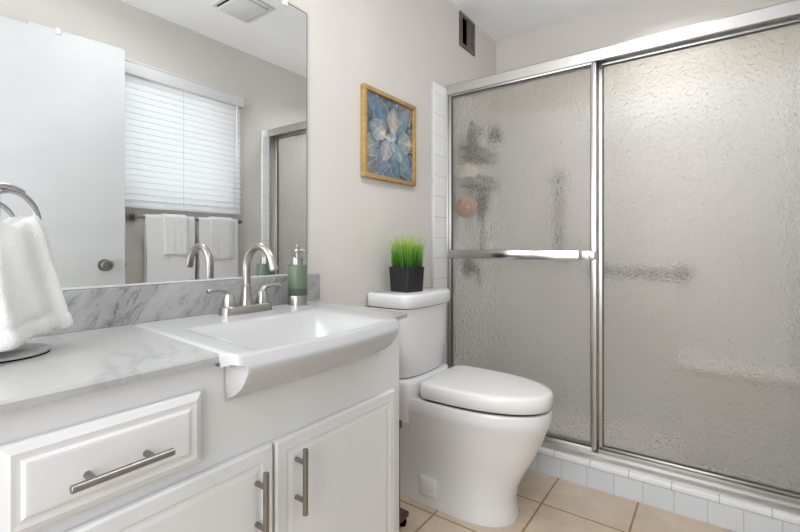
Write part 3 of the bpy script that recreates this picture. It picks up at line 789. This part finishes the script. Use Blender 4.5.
# ------------------------------------------------------------------ towel bar with towels under the window
TZ = 1.222; TY = -1.462
tb = thing('towel_bar', 'nickel towel bar below the window blind, seen in the mirror', 'towel bar', (1.45, TY, TZ))
bm = B(); tube(bm, [(1.12, TY, TZ), (1.80, TY, TZ)], .007, 12); obj('bar', bm, M['pull'], tb)
for x in (1.125, 1.795):
    bm = B(); box(bm, x-.022, x+.022, YW+.001, YW+.012, TZ-.022, TZ+.022, .003); box(bm, x-.010, x+.010, YW+.012, TY+.012, TZ-.012, TZ+.012, .003)
    obj('bracket', bm, M['pull'], tb)
def bar_towel(label, x0, x1, zb, th, lay, grp, seed):
    rnd = random.Random(seed); ph = rnd.uniform(0, 6)
    bm = B(); nxx = 24
    r_in = .009+lay; r_out = r_in+th
    def path(r):
        pts = [(-r, zb), (-r, zb+.08), (-r, (zb+TZ)/2), (-r, TZ-.02)]
        pts += [(-r*math.cos(a), TZ+r*math.sin(a)*.9) for a in [PI*k/8 for k in range(0, 9)]]
        pts += [(r, TZ-.02), (r, (zb+TZ)/2+.01), (r, zb+.10), (r, zb+.02)]
        return pts
    po, pi = path(r_out), path(r_in)
    loop = po+pi[::-1]
    rings = []
    for k in range(nxx+1):
        f = k/nxx; x = x0+(x1-x0)*f
        wob = .0016*math.sin(f*9+ph)+.0010*math.sin(f*23+ph)
        rings.append([(x+.003*math.sin(z*14+ph), TY+(-y)*1.0*1+wob*(1 if y < 0 else -.5)*(1-(z-zb)/(TZ-zb+.01)), z+.002*math.sin(f*7+ph)*(z < zb+.05)) for y, z in loop])
    loft(bm, rings)
    return tag(obj('towel', bm, M['towel'], origin=((x0+x1)/2, TY, zb), angle=70), label, 'towel', grp)
g = 'white towels on the bar below the window'
bar_towel('large white bath towel on the towel bar, nearer the door knob', 1.175, 1.462, .70, .010, .0, g, 1)
bar_towel('small white hand towel folded over the bath towel nearer the door knob', 1.272, 1.408, 1.007, .008, .0115, g, 2)
bar_towel('large white bath towel on the towel bar, nearer the shower', 1.494, 1.765, .70, .010, .0, g, 3)
bar_towel('small white hand towel folded over the bath towel nearer the shower', 1.566, 1.722, .975, .008, .0115, g, 4)

# ------------------------------------------------------------------ dark wooden stand beside the toilet
st_ = thing('wooden_stand', 'dark brown wooden stand half hidden between vanity and toilet', 'wooden stand', (1.22, -.19, 0))
bm = B(); box(bm, 1.12, 1.362, -.262, -.13, .028, .050, .004); obj('tray', bm, M['darkwood'], st_)
for x, y in ((1.14, -.245), (1.343, -.245), (1.14, -.148), (1.343, -.148)):
    bm = B(); lathe(bm, [(.012, 0), (.015, .012), (.013, .028)], x, y, 16); obj('foot', bm, M['black'], st_)
bm = B(); box(bm, 1.14, 1.165, -.250, -.230, .05, .40, .003); box(bm, 1.29, 1.322, -.250, -.230, .05, .40, .003); box(bm, 1.14, 1.333, -.250, -.230, .37, .40, .003); obj('upright', bm, M['darkwood'], st_)

# ------------------------------------------------------------------ things inside the shower, blurred by the glass
def bottle(name, label, cx, cy, z, r, h, col, capcol, cat='bottle', cap_h=.03):
    b_ = thing(name, label, cat, (cx, cy, z))
    bm = B(); lathe(bm, [(r*.9, z), (r, z+.006), (r, z+h*.78), (r*.85, z+h*.9), (r*.4, z+h)], cx, cy, 24); obj('body', bm, P('bottle_colour', col, .35).m, b_)
    bm = B(); lathe(bm, [(r*.45, z+h), (r*.45, z+h+cap_h*.9), (r*.38, z+h+cap_h)], cx, cy, 16); obj('cap', bm, P('cap_colour', capcol, .4).m, b_)
    return b_
greym = P('bar_metal', (84, 83, 80), .35, .3).m
darkm = P('dark_rubber', (24, 24, 24), .4).m
cyd = thing('shower_caddy', 'dark wire shower caddy hanging behind the glass near the jamb', 'shower caddy', (2.33, -.09, 1.38))
bm = B(); tube(bm, [(2.335, -.04, 1.76), (2.335, -.04, 1.24)], .008, 10); obj('pole', bm, darkm, cyd)
for z, x0, x1 in ((1.555, 2.20, 2.46), (1.395, 2.20, 2.47)):
    bm = B()
    for zz in (z, z+.05):
        tube(bm, [(x0, -.045, zz), (x1, -.045, zz), (x1, -.14, zz), (x0, -.14, zz)], .0065, 8, close=True)
    for k in range(9):
        x = x0+(x1-x0)*k/8; tube(bm, [(x, -.045, z), (x, -.14, z), (x, -.14, z+.05)], .0045, 6)
    obj('basket', bm, darkm, cyd)
bottle('shampoo_bottle', 'tall grey bottle in the upper caddy basket behind the glass', 2.245, -.09, 1.56, .030, .17, (70, 68, 64), (40, 40, 40))
bottle('conditioner_bottle', 'white bottle with lilac top in the upper caddy basket behind the glass', 2.325, -.10, 1.56, .034, .13, (222, 222, 226), (110, 104, 168), cap_h=.055)
b3 = thing('shower_spray', 'dark round shower spray behind the glass above the caddy', 'shower head', (2.46, -.03, 1.74))
bm = B(); tube(bm, [(2.43, -.023, 1.60), (2.43, -.07, 1.66), (2.435, -.11, 1.70)], .010, 12); obj('shower_arm', bm, darkm, b3)
bm = B(); tube(bm, [(2.44, -.11, 1.685), (2.445, -.13, 1.71), (2.46, -.155, 1.725), (2.463, -.16, 1.727)], [.018, .042, .055, .050], 24); obj('nozzle', bm, darkm, b3)
bm = B(); lathe(bm, [(.05, 1.43), (.055, 1.45), (.05, 1.49), (.02, 1.50)], 2.16, -.10, 24); tag(obj('sponge', bm, P('sponge', (226, 224, 220), .9).m, origin=(2.16, -.10, 1.43)), 'pale round sponge behind the glass beside the jamb', 'sponge')
bm = B(); bmesh.ops.create_icosphere(bm, subdivisions=4, radius=.058, matrix=Matrix.Translation((2.172, -.090, 1.270)))
for v_ in bm.verts:
    c_ = Vector((2.172, -.090, 1.270)); d_ = v_.co-c_; v_.co = c_+d_*(1+.10*math.sin(d_.x*260)*math.sin(d_.y*240)*math.sin(d_.z*250))
tag(obj('loofah', bm, P('loofah', (196, 152, 120), 1., spec=.1).m, origin=(2.172, -.090, 1.270)), 'orange bath loofah blurred behind the glass', 'loofah')
bp_ = smooth_path([(2.345, -.10, 1.375), (2.348, -.105, 1.33), (2.345, -.10, 1.27), (2.35, -.10, 1.19), (2.352, -.10, 1.10), (2.354, -.10, 1.02)], 4); bm = B(); tube(bm, bp_, [.014]*2+[.036]*8+[.016]*2+[.009]*(len(bp_)-12), 14)
tag(obj('bath_brush', bm, darkm, origin=(2.35, -.1, 1.02)), 'dark bath brush hanging below the caddy behind the glass', 'brush')
vb = thing('shower_valve', 'dark shower valve with lever low behind the towel bar', 'shower valve', (2.32, -.03, .93))
bm = B(); tube(bm, [(2.32, -.0225, .93), (2.32, -.035, .93)], .06, 28); obj('plate', bm, P('valve_metal', (120, 119, 116), .3, .8).m, vb)
bm = B(); tube(bm, [(2.32, -.035, .93), (2.32, -.085, .93), (2.32, -.095, .88), (2.32, -.095, .83)], [.02, .018, .010, .008], 16); obj('lever', bm, greym, vb)
gbv = thing('grab_bar', 'upright grab bar blurred behind the glass of the narrow door', 'grab bar', (2.70, -.44, 1.0), 'shower grab bars')
bm = B(); tube(bm, [(2.758, -.44, 1.50), (2.70, -.44, 1.50), (2.70, -.44, 1.03), (2.70, -.47, .97), (2.758, -.47, .97)], .016, 14); obj('bar', bm, greym, gbv)
gbh = thing('grab_bar', 'level grab bar blurred behind the glass of the wide door', 'grab bar', (2.70, -.86, .905), 'shower grab bars')
bm = B(); tube(bm, [(2.758, -.64, .915), (2.70, -.64, .915), (2.70, -1.07, .905), (2.758, -1.07, .905)], .016, 14); obj('bar', bm, greym, gbh)
for y in (-.64, -1.07):
    bm = B(); tube(bm, [(2.7595, y, .91), (2.750, y, .91)], .036, 20); obj('flange', bm, greym, gbh)
lg = thing('shower_bench', 'tiled shower bench blurred low behind the wide glass door', 'shower bench', (2.6, -1.3, .05))
obj('bench_body', box(B(), 2.45, 2.759, YW+.0225, -1.08, .05, .46), M['tile_yz'], lg)
obj('bench_top', box(B(), 2.43, 2.759, YW+.0225, -1.06, .46, .49, .006), P('bench_top', (206, 205, 202), .3).m, lg)
